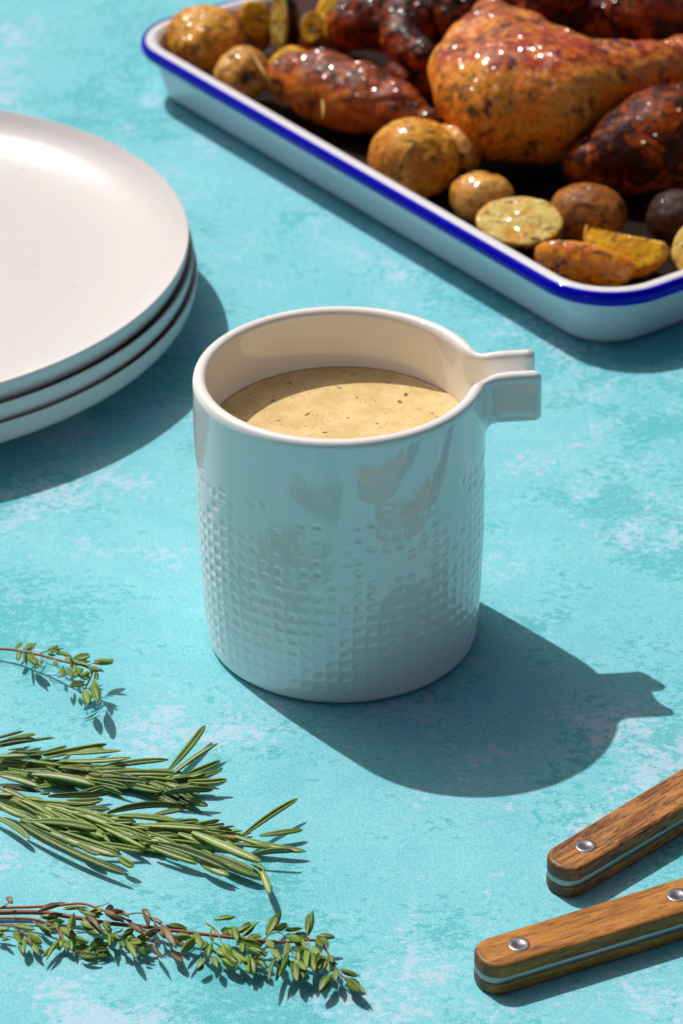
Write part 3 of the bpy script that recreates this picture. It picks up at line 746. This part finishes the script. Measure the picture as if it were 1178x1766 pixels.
def rosemary(label, stem, needles, zbase):
    pts = [cp(c, x, y, z-.08) for c, x, y, z in stem]; loc = np.array([pts[len(pts)//2][0], pts[len(pts)//2][1], 0])
    root = thing('rosemary_sprig', loc, label, 'rosemary', 'rosemary sprigs on the table')
    Vv, Ff = tube(pts, [.13, .13, .12, .11, .10, .09], 10); mk('stem', Vv, Ff, M_RSTEM, root, org=loc)
    cs_ = spline(pts, 60); tn = np.gradient(cs_, axis=0); tn /= np.linalg.norm(tn, axis=1)[:, None]
    for k in range(74):
        i = int(hr.integers(4, 50)); sd_ = 1 if k % 2 else -1; an = sd_*math.radians(hr.uniform(5, 24)); L_ = hr.uniform(1.3, 2.2)*(1 if i < 44 else .7)
        d = np.array([tn[i][0]*math.cos(an)-tn[i][1]*math.sin(an), tn[i][0]*math.sin(an)+tn[i][1]*math.cos(an), 0])
        a = cs_[i]+np.array([0, 0, hr.uniform(-.1, .17)]); b = a+d*L_+np.array([0, 0, hr.uniform(-.22, .1)]); b[2] = max(b[2], .1)
        Vv, Ff, g = needle_mesh(a, b, hr.uniform(.17, .22), sd_*hr.uniform(-.02, .05), hr.normal(0, .5), hr.uniform(-.01, .03))
        Vv[:, 2] = np.maximum(Vv[:, 2], .015)
        mk('needle_leaf', Vv, Ff, M_NEEDLES[int(hr.choice([0, 0, 1, 2]))], root, org=loc, attrs={'groove': g})
    for k, (crop, x0, y0, x1, y1, wd, za, zb, mi, bend) in enumerate(needles):
        a = cp(crop, x0, y0, za); b = cp(crop, x1, y1, zb)
        Vv, Ff, g = needle_mesh(a, b, wd/crop[0]/59.0*1.2, bend, hr.normal(0, .45), hr.uniform(-.01, .03))
        Vv[:, 2] = np.maximum(Vv[:, 2], .015)
        mk('needle_leaf', Vv, Ff, M_NEEDLES[mi], root, org=loc, attrs={'groove': g})
    return root
A_, B_ = CA, CB
def nd(crop, lst, z0, dz, mats=None):
    out = []
    for e in lst:
        x0, y0, x1, y1, wd = e[:5]; mi = e[5] if len(e) > 5 else int(hr.choice([0, 0, 1, 2])); bend = e[6] if len(e) > 6 else hr.normal(0, .025)
        za = z0+hr.uniform(-.08, .1); out.append((crop, x0, y0, x1, y1, wd, za, max(.12, za+dz+hr.uniform(-.15, .2)), mi, bend))
    return out
n1 = nd(A_, [(420, 310, 700, 348, 40, 1), (620, 440, 930, 500, 40, 1), (740, 420, 1178, 525, 45, 0), (-40, 400, 200, 420, 40, 1), (60, 360, 420, 440, 40, 1), (900, 420, 1178, 490, 40, 2)], .3, -.02)
n1 += nd(A_, [(-60, 150, 170, 88, 36), (60, 145, 260, 110, 36, 1), (-60, 195, 260, 148, 42, 2), (-40, 212, 400, 136, 40, 0), (250, 262, 485, 196, 34, 1, .05), (310, 262, 775, 182, 42, 1), (480, 258, 880, 230, 40, 1),
             (330, 285, 760, 216, 44, 0), (440, 302, 950, 280, 38, 0), (640, 372, 1224, 295, 42, 0), (-60, 276, 212, 268, 48, 0), (100, 240, 310, 240, 36), (215, 270, 302, 272, 36, 1), (170, 375, 640, 392, 48, 0),
             (160, 300, 440, 340, 44, 0), (430, 352, 640, 382, 40, 2), (230, 402, 695, 485, 66, 0, -.03), (720, 400, 1290, 398, 48, 0), (740, 416, 1165, 512, 44, 0, -.04), (740, 425, 1090, 455, 40, 2), (300, 300, 395, 310, 34, 0), (60, 225, 180, 214, 26, 1), (860, 375, 1230, 385, 34, 1)], .42, -.02)
n1 += nd(B_, [(130, 372, 395, 45, 50, 1, .02), (250, 405, 505, 305, 42, 1, .03), (190, 445, 515, 372, 38, 1, .03), (270, 452, 553, 440, 44, 1), (110, 442, 490, 175, 42, 0, -.02), (-100, 430, 200, 462, 52, 1), (0, 520, 362, 502, 38, 0),
             (80, 546, 450, 515, 50, 2, -.06), (240, 566, 415, 630, 40, 2), (-60, 380, 190, 396, 44, 0), (-40, 500, 72, 516, 40, 1), (300, 492, 365, 482, 24, 1)], .36, .02)
rosemary('upper rosemary sprig, the shorter one, ending just left of the jug shadow', [(A_, -200, 300, .3), (A_, 150, 345, .3), (A_, 450, 385, .32), (A_, 750, 420, .3), (A_, 1050, 470, .28), (B_, 60, 478, .3), (B_, 292, 470, .3)], n1, .3)
n2 = nd(A_, [(430, 830, 860, 862, 56, 1), (150, 730, 430, 792, 50, 1), (-60, 705, 215, 872, 44, 1), (240, 745, 700, 800, 60, 1), (650, 800, 1000, 870, 50, 1), (860, 860, 1178, 960, 50, 1), (150, 740, 520, 900, 50, 2), (0, 640, 300, 760, 50, 2)], .28, -.05)
n2 += nd(A_, [(0, 412, 300, 500, 48, 0), (0, 400, 230, 440, 36, 2), (20, 482, 300, 528, 42, 3), (-50, 545, 95, 556, 40, 0), (-20, 490, 200, 585, 40, 0), (270, 500, 372, 486, 36, 1), (290, 540, 362, 535, 38, 2), (530, 545, 755, 488, 36, 1),
             (350, 560, 797, 542, 40, 2), (480, 592, 748, 582, 46, 0), (150, 580, 622, 622, 52, 0), (-30, 600, 260, 722, 54, 0), (330, 640, 757, 860, 52, 0), (480, 640, 1075, 802, 52, 0), (340, 622, 1036, 882, 60, 0, -.04), (700, 762, 1080, 852, 40, 1),
             (1000, 850, 1150, 900, 40, 0), (590, 650, 800, 656, 34, 1), (780, 682, 1290, 628, 46, 2, -.05), (860, 702, 1290, 746, 60, 1), (1010, 770, 1520, 800, 46, 0), (150, 760, 932, 1128, 46, 2, .03), (370, 820, 868, 995, 64, 0), (430, 812, 872, 966, 44, 0),
             (700, 900, 1045, 958, 42, 0), (860, 1000, 972, 1072, 50, 1), (560, 905, 722, 988, 42, 1), (230, 745, 380, 815, 40, 0), (780, 830, 862, 855, 38, 1)], .45, -.08)
n2 += nd(B_, [(450, 990, 792, 1146, 76, 1), (0, 922, 346, 1042, 50, 0), (350, 1030, 570, 1136, 50, 0), (60, 902, 585, 1096, 58, 0), (0, 700, 202, 756, 56, 1), (180, 752, 352, 738, 36, 1), (390, 778, 535, 762, 32, 2), (430, 802, 606, 778, 30, 3), (0, 770, 430, 802, 44, 0),
             (30, 692, 222, 660, 44, 1), (790, 848, 1105, 805, 46, 1, .03), (600, 908, 905, 940, 50, 1), (740, 986, 1037, 958, 40, 0, -.05), (0, 842, 342, 852, 46, 0), (90, 882, 465, 942, 52, 0), (360, 960, 452, 1010, 46, 1), (0, 882, 60, 892, 40, 0)], .36, -.02)
n2 += nd(B_, [(670, 846, 1068, 578, 42, 1, -.02), (610, 850, 1128, 962, 50, 0, .05), (300, 822, 805, 1042, 72, 0, .02), (200, 830, 640, 960, 50, 0), (730, 1052, 830, 1105, 46, 0), (800, 1092, 868, 1268, 46, 0)], .5, -.06)
rosemary('lower rosemary sprig, the longer one, its last leaf bent down towards the thyme', [(A_, -200, 540, .32), (A_, 150, 610, .35), (A_, 400, 700, .35), (A_, 700, 780, .34), (A_, 1050, 830, .32), (B_, 200, 830, .3), (B_, 450, 850, .3), (B_, 640, 872, .3)], n2, .35)

def leaf_mesh(a, b, wd, fold=.25, roll=0., curl=0.1):
    a = np.asarray(a); b = np.asarray(b); L = np.linalg.norm(b-a); d = (b-a)/L
    view = CAM-(a+b)/2; view /= np.linalg.norm(view)
    up = view*.75+np.array([0, 0, .35]); up -= d*(up@d); up /= np.linalg.norm(up); s = np.cross(d, up)
    up, s = up*math.cos(roll)+s*math.sin(roll), s*math.cos(roll)-up*math.sin(roll)
    t = np.array([0, .07, .18, .32, .48, .64, .79, .91, 1.0]); n = len(t)
    wp = np.interp(t, [0, .07, .2, .36, .55, .75, .9, 1], [.12, .2, .68, .97, 1.0, .78, .42, .03])*wd*.5
    cx = np.array([-1, -.55, 0, .55, 1]); m = 5; th_ = min(.02, wd*.12)
    c = a+d*L*t[:, None]-up*(curl*L*(2*t-1)**2)[:, None]+up*(curl*L)
    top = c[:, None]+wp[:, None, None]*cx[None, :, None]*s+up*(wp[:, None]*(np.abs(cx)[None]**1.3*fold))[..., None]+up*th_
    bot = top-up*th_*2
    V = np.concatenate([top.reshape(-1, 3), bot.reshape(-1, 3)]); o = n*m
    F = [(i*m+j, i*m+j+1, (i+1)*m+j+1, (i+1)*m+j) for i in range(n-1) for j in range(m-1)]
    F += [(o+i*m+j, o+(i+1)*m+j, o+(i+1)*m+j+1, o+i*m+j+1) for i in range(n-1) for j in range(m-1)]
    for i in range(n-1):
        F += [(i*m, (i+1)*m, o+(i+1)*m, o+i*m), (i*m+m-1, o+i*m+m-1, o+(i+1)*m+m-1, (i+1)*m+m-1)]
    F += [tuple([j for j in range(m)]+[o+j for j in range(m-1, -1, -1)])[::-1], tuple((n-1)*m+j for j in range(m))+tuple(o+(n-1)*m+j for j in range(m-1, -1, -1))]
    rib = np.tile(np.array([.25, 0, 1, 0, .25]), n); rib = np.concatenate([rib, rib])
    return V, F, rib
def thyme(label, stems, leaves, zf, stemmat=M_TSTEM, dens=.9):
    """stems: [(crop, pts(x,y,z), r0, r1)], leaves: (crop,x0,y0,x1,y1,w,matidx)"""
    s0 = stems[0]; pts0 = [cp(s0[0], *p) if len(p) == 3 else cp(*p) for p in s0[1]]; loc = np.array([pts0[len(pts0)//2][0], pts0[len(pts0)//2][1], 0])
    root = thing('thyme_sprig', loc, label, 'thyme', 'thyme sprigs on the table')
    for i, (crop, pts, r0, r1) in enumerate(stems):
        Vv, Ff = tube([cp(crop, *p) if len(p) == 3 else cp(*p) for p in pts], [r0*.85, (r0+r1)*.42, r1*.85], 8)
        mk('stem' if i == 0 else 'twig', Vv, Ff, stemmat if i == 0 or r0 > .05 else M_TSTEMG, root, org=loc)
    extra = []
    for e in leaves:
        if hr.random() < dens and (len(e) < 7 or e[6] != 2):
            j = hr.normal(0, 17, 4); extra.append((e[0], e[1]+j[0], e[2]+j[1], e[3]+j[2], e[4]+j[3]+6, e[5]*.8, int(hr.integers(0, 2))))
    for e in list(leaves)+extra:
        crop, x0, y0, x1, y1, wd = e[:6]; mi = e[6] if len(e) > 6 else int(hr.integers(0, 2))
        wd = wd*(.85 if mi == 2 else 1.0); za = zf(crop[1]+x0/crop[0], crop[2]+y0/crop[0])+hr.uniform(-.05, .05); zb = max(.05, za+hr.uniform(-.12, .16))
        a = cp(crop, x0, y0, za); b = cp(crop, x1, y1, zb)
        Vv, Ff, rib = leaf_mesh(a, b, wd/crop[0]/61.0*1.1, hr.uniform(-.45, .5), hr.normal(0, .45), hr.uniform(-.02, .12) if mi != 2 else hr.uniform(-.15, .25))
        if mi == 2:
            Vv = Vv+.02*np.stack([vnoise(Vv*6, 1), vnoise(Vv*6, 2), vnoise(Vv*6, 3)], -1)
        dz_ = .012-Vv[:, 2].min()
        if dz_ > 0: Vv[:, 2] += dz_
        mk('leaf', Vv, Ff, (M_LEAF, M_LEAF2, M_DRY)[mi], root, org=loc, attrs={'rib': rib})
    return root
def zs_small(x, y): return float(np.interp(x, [0, 20, 70, 130, 160, 200], [.35, .4, .65, .9, .95, .95])) - max(0, (y-1165)*.006)
thyme('small lone thyme sprig with a red stem, left of the jug base',
      [(CC, [(-160, 88, .3), (80, 98, .42), (200, 120, .5), (330, 145, .6), (500, 190, .75), (620, 220, .85), (720, 240, .92), (778, 285, .9), (762, 345, .8), (722, 425, .65), (706, 462, .55)], .055, .03),
       (CC, [(320, 140, .6), (400, 112, .7), (470, 115, .75), (560, 160, .8)], .03, .02), (CC, [(345, 170, .6), (400, 215, .55), (510, 250, .5)], .028, .018), (CC, [(720, 235, .92), (800, 214, .95), (850, 212, .96)], .02, .015)],
      [(CC,)+e for e in [(120, 105, 195, 45, 35), (200, 100, 305, 60, 55), (265, 110, 302, 40, 22), (175, 115, 145, 190, 42), (215, 130, 225, 235, 26), (240, 140, 312, 238, 72, 0), (270, 160, 352, 240, 50), (405, 105, 497, 70, 42), (450, 100, 537, 92, 24),
       (400, 130, 470, 150, 30), (470, 135, 580, 130, 34), (500, 120, 600, 155, 36), (640, 180, 762, 155, 52), (790, 215, 962, 185, 78, 0), (755, 265, 862, 275, 52), (705, 262, 598, 347, 72), (695, 315, 770, 290, 40), (722, 372, 588, 398, 38, 0), (805, 298, 832, 352, 44, 0),
       (785, 365, 835, 538, 90, 0), (712, 435, 748, 562, 74, 0), (602, 200, 606, 302, 28, 1), (535, 235, 530, 312, 32), (560, 140, 572, 212, 30), (610, 180, 655, 222, 40, 1), (690, 330, 745, 350, 40, 0), (570, 250, 592, 325, 36, 0), (450, 205, 490, 235, 30), (660, 200, 765, 200, 30), (640, 240, 690, 330, 36, 0)]], zs_small)
def zs_main(x, y): return float(np.interp(x, [0, 150, 300, 450, 560, 620], [.3, .35, .45, .5, .55, .45])) - max(0, (y-1640)*.004)
thyme('long green thyme sprig along the bottom, its leafy tip nearest the cutlery handles',
      [(CD, [(-120, 165, .22), (230, 160, .25), (440, 187, .28), (700, 230, .32), (900, 250, .36), (1178, 285, .4), (CE, 300, 192, .45), (CE, 520, 215, .5), (CE, 660, 225, .5), (CE, 800, 212, .5), (CE, 870, 225, .5), (CE, 920, 290, .48), (CE, 960, 380, .42), (CE, 1020, 440, .38), (CE, 1090, 482, .35)], .085, .028),
       (CE, [(190, 110, .5), (250, 150, .5), (290, 230, .42), (360, 280, .36)], .035, .02), (CE, [(150, 190, .42), (210, 250, .38), (270, 310, .32), (330, 350, .28)], .04, .02), (CE, [(390, 210, .45), (440, 270, .38), (490, 330, .3)], .035, .02),
       (CE, [(540, 220, .48), (610, 270, .42), (650, 330, .34)], .035, .02), (CE, [(690, 240, .48), (720, 320, .4), (740, 380, .3)], .03, .02), (CE, [(800, 215, .5), (815, 280, .42), (830, 330, .36)], .03, .02), (CE, [(535, 208, .5), (580, 175, .58), (630, 165, .6), (665, 190, .55)], .03, .02)],
      [(CE,)+e for e in [(240, 92, 367, 74, 36), (380, 175, 457, 104, 38), (420, 190, 489, 108, 32), (550, 178, 641, 44, 58, 0), (600, 155, 677, 113, 42), (660, 157, 767, 142, 24), (700, 190, 802, 180, 38, 0), (805, 185, 828, 38, 38, 0), (860, 190, 962, 196, 36), (855, 200, 898, 252, 40, 1), (880, 200, 925, 248, 24, 1),
       (680, 195, 762, 222, 38), (550, 217, 600, 262, 52, 1), (400, 215, 527, 246, 46, 0), (450, 190, 522, 192, 30), (280, 150, 342, 160, 46), (330, 150, 392, 192, 52, 1), (350, 150, 385, 155, 40, 1), (230, 140, 232, 222, 34, 1), (142, 200, 40, 287, 58), (40, 180, 112, 217, 42), (190, 225, 172, 268, 40, 1), (250, 280, 382, 350, 42), (280, 322, 384, 388, 52),
       (350, 270, 412, 352, 42), (240, 275, 375, 330, 40, 0), (190, 322, 138, 387, 38, 0), (240, 320, 266, 368, 40, 0), (210, 250, 200, 312, 42, 0), (400, 230, 410, 292, 32), (440, 260, 522, 300, 42, 1), (510, 268, 552, 312, 30), (455, 310, 492, 417, 38), (490, 300, 553, 390, 42), (440, 300, 452, 410, 34, 0), (640, 315, 610, 457, 32, 0), (680, 290, 640, 397, 32), (590, 270, 642, 322, 42, 0),
       (672, 230, 680, 292, 34), (720, 350, 737, 462, 48), (740, 342, 790, 395, 40, 0), (760, 360, 775, 440, 34, 0), (705, 345, 712, 400, 34), (800, 262, 790, 392, 34, 0), (822, 290, 842, 402, 48, 1), (890, 302, 840, 342, 44, 1), (822, 252, 872, 292, 36, 0), (730, 260, 805, 275, 32), (720, 230, 790, 250, 32), (910, 310, 900, 382, 36), (930, 310, 948, 352, 30), (942, 420, 868, 524, 48, 0), (960, 400, 962, 457, 32),
       (990, 395, 1097, 431, 26, 0), (1030, 440, 1112, 490, 46), (1030, 450, 1117, 520, 56), (880, 330, 870, 390, 34), (905, 335, 935, 402, 36, 0), (740, 280, 745, 340, 30, 0), (300, 240, 350, 290, 34, 0), (120, 180, 165, 215, 34), (380, 290, 405, 350, 30, 0)]] +
      [(CD,)+e for e in [(1055, 240, 1185, 262, 34), (690, 250, 690, 302, 38, 0), (770, 312, 847, 270, 52, 0), (700, 300, 765, 332, 34), (800, 342, 862, 318, 42), (870, 332, 952, 325, 36), (850, 362, 955, 377, 40, 0), (790, 370, 872, 417, 48), (880, 387, 955, 412, 34, 0), (760, 340, 792, 382, 34), (690, 300, 712, 352, 34, 0), (820, 350, 905, 352, 40, 1), (1120, 300, 1185, 310, 36), (640, 232, 705, 247, 26)]], zs_main, M_TSTEM, 1.0)
def zs_dry(x, y): return float(np.interp(x, [0, 100, 200, 320], [.5, .62, .62, .45])) - max(0, (y-1610)*.005)
thyme('browned drying thyme sprig lying across the long green thyme sprig',
      [(CD, [(-120, 132, .42), (20, 130, .45), (230, 124, .5), (400, 112, .55), (530, 106, .6), (660, 150, .6), (800, 205, .55), (880, 262, .48), (960, 330, .4), (1020, 360, .35)], .055, .03), (CD, [(790, 180, .58), (850, 165, .62), (910, 165, .62)], .03, .02), (CD, [(600, 125, .6), (650, 115, .62), (692, 100, .64)], .025, .012), (CD, [(-60, 150, .45), (0, 132, .5), (60, 98, .55)], .03, .02), (CD, [(950, 190, .58), (1000, 225, .55), (1040, 250, .5)], .03, .02)],
      [(CD,)+e for e in [(230, 160, 416, 98, 42, 2), (660, 150, 792, 222, 48, 2), (668, 140, 722, 124, 40, 2), (700, 152, 782, 150, 40, 2), (740, 170, 820, 190, 38, 2), (770, 200, 838, 212, 34, 2), (800, 230, 905, 302, 52, 2), (905, 140, 947, 262, 48, 2), (900, 150, 960, 200, 40, 2), (950, 190, 1032, 226, 34, 2), (908, 312, 1014, 264, 58, 2), (1020, 240, 1122, 392, 52, 2), (1080, 300, 1162, 372, 56, 2),
       (1090, 400, 1157, 478, 62, 2), (960, 350, 1032, 452, 28, 2), (540, 180, 652, 292, 46, 2), (520, 160, 655, 172, 42, 1), (45, 60, 82, 102, 38, 2), (690, 160, 740, 215, 40, 2), (860, 240, 930, 280, 44, 2), (1000, 260, 1050, 330, 44, 2), (525, 200, 634, 302, 78, 0), (400, 130, 560, 130, 24, 1), (440, 285, 466, 178, 52, 1), (980, 230, 990, 290, 30, 2), (570, 160, 640, 160, 40, 1)]], zs_dry, M_TSTEM)
def zs_t(x, y): return .3-max(0, (y-1620)*.004)
thyme('short curved thyme sprig in front of the long one, ending in a leafy fork',
      [(CD, [(-120, 202, .3), (0, 198, .32), (200, 202, .36), (320, 240, .36), (385, 290, .33), (415, 365, .26), (470, 405, .2), (560, 410, .18)], .05, .03), (CD, [(210, 215, .36), (260, 255, .32), (340, 290, .28)], .03, .02), (CD, [(385, 290, .33), (380, 345, .25)], .03, .02)],
      [(CD,)+e for e in [(370, 255, 493, 322, 48, 1), (225, 228, 342, 290, 30), (435, 325, 557, 352, 38), (382, 342, 264, 447, 32), (395, 330, 440, 392, 38, 1), (350, 225, 366, 262, 30), (470, 382, 582, 378, 32, 0), (568, 392, 657, 328, 62), (600, 390, 693, 362, 38), (600, 402, 693, 392, 30, 0), (600, 422, 698, 410, 38, 0), (498, 432, 624, 442, 48), (385, 342, 392, 388, 34, 0), (430, 340, 430, 382, 30, 0), (255, 195, 372, 190, 30, 0), (300, 210, 412, 216, 36, 0), (540, 405, 590, 395, 40, 1)]], zs_t, M_TSTEM)
thyme('tiny thyme sprig at the left edge below the other stems',
      [(CD, [(-120, 240, .25), (0, 242, .28), (80, 252, .3), (150, 292, .28), (190, 335, .2), (205, 355, .16)], .035, .022)],
      [(CD,)+e for e in [(80, 240, 222, 270, 32), (170, 295, 268, 357, 52, 0), (155, 330, 148, 432, 50), (180, 310, 197, 372, 36, 2), (200, 350, 242, 407, 34), (-20, 268, 45, 276, 30), (110, 290, 152, 322, 38), (-40, 290, 20, 300, 36), (200, 330, 215, 380, 30, 2)]], zs_t, M_TSTEM)

# ------------------------------------------------------------------ cutlery
def outline(Lh, w0, w1, r, n=10):
    """handle outline: rounded end at x=0, widening slightly to w1 at x=Lh"""
    pts = []
    for k in range(n+1):
        a = math.radians(180-90*k/n)
        pts.append((r+r*math.cos(a), w0-r*.92+r*.92*math.sin(a)))
    pts += [(Lh*.3, w0+(w1-w0)*.3), (Lh*.6, w0+(w1-w0)*.6), (Lh, w1)]
    return pts+[(x, -y) for x, y in reversed(pts)]
def slab(name, pts, z0, z1, mat, parent, bev_t=0, bev_b=0, seg=4):
    bm = bmesh.new(); vs = [bm.verts.new((x*S, y*S, z0*S)) for x, y in pts]; f = bm.faces.new(vs)
    r = bmesh.ops.extrude_face_region(bm, geom=[f]); up = [v for v in r['geom'] if isinstance(v, bmesh.types.BMVert)]
    bmesh.ops.translate(bm, verts=up, vec=(0, 0, (z1-z0)*S)); bmesh.ops.recalc_face_normals(bm, faces=bm.faces)
    for bev, zz_ in ((bev_t, z1), (bev_b, z0)):
        if bev:
            ed = [e for e in bm.edges if all(abs(v.co.z-zz_*S) < 1e-7 for v in e.verts)]
            bmesh.ops.bevel(bm, geom=ed, offset=bev*S, segments=seg, profile=.5, affect='EDGES')
    me = bpy.data.meshes.new(name); bm.to_mesh(me); bm.free(); me.materials.append(mat)
    for p in me.polygons: p.use_smooth = len(p.vertices) <= 4
    o = bpy.data.objects.new(name, me); COL.objects.link(o); o.parent = parent; return o
def cutlery(loc, ang, mat, label, w0, w1, rivets, zt):
    root = thing('table_knife', loc, label, 'cutlery', 'wooden handled cutlery', math.radians(ang))
    Lh = 10.8
    ol = outline(Lh, w0, w1, .62)
    slab('handle_scale', ol, 0.01, .41, mat, root, .03, .12)
    slab('tang', [(x*.998+.01, y*.985) for x, y in ol], .414, .62, M_STEEL, root, .012, .012, 2)
    slab('handle_scale', ol, .624, 1.06, mat, root, .12, .025)
    for rx, ry in rivets:
        pr = [(0.005, 1.066), (.06, 1.066), (.08, 1.072), (.15, 1.074), (.16, 1.079), (.26, 1.079), (.295, 1.074), (.305, 1.05)]
        Vr, Fr = lathe(pr, 28); Vr = Vr+np.array([rx, ry, 0]); mk('rivet', Vr, Fr[:, ::-1], M_RIVET, root)
    bl = [(Lh-.1, .5), (Lh+.8, .45), (Lh+1.2, .75), (Lh+9, .8), (Lh+11, .3), (Lh+11.5, -.35), (Lh+11, -.6), (Lh+1.2, -.75), (Lh+.8, -.45), (Lh-.1, -.5)]
    slab('blade', bl, .45, .58, M_STEEL, root, .03, .03, 2)
    return root
cutlery((5.92, -13.86, 0), 42.2, M_WOOD_A, 'upper table knife handle of coarse grained wood, closer to the jug shadow', .63, .73, [(1.27, -.02), (7.0, 0), (9.8, 0)], 1.08)
cutlery((3.57, -17.93, 0), 24.4, M_WOOD_B, 'lower table knife handle of smooth honey wood, two steel rivets showing', .65, .73, [(1.26, -.02), (6.25, 0), (9.8, 0)], 1.08)
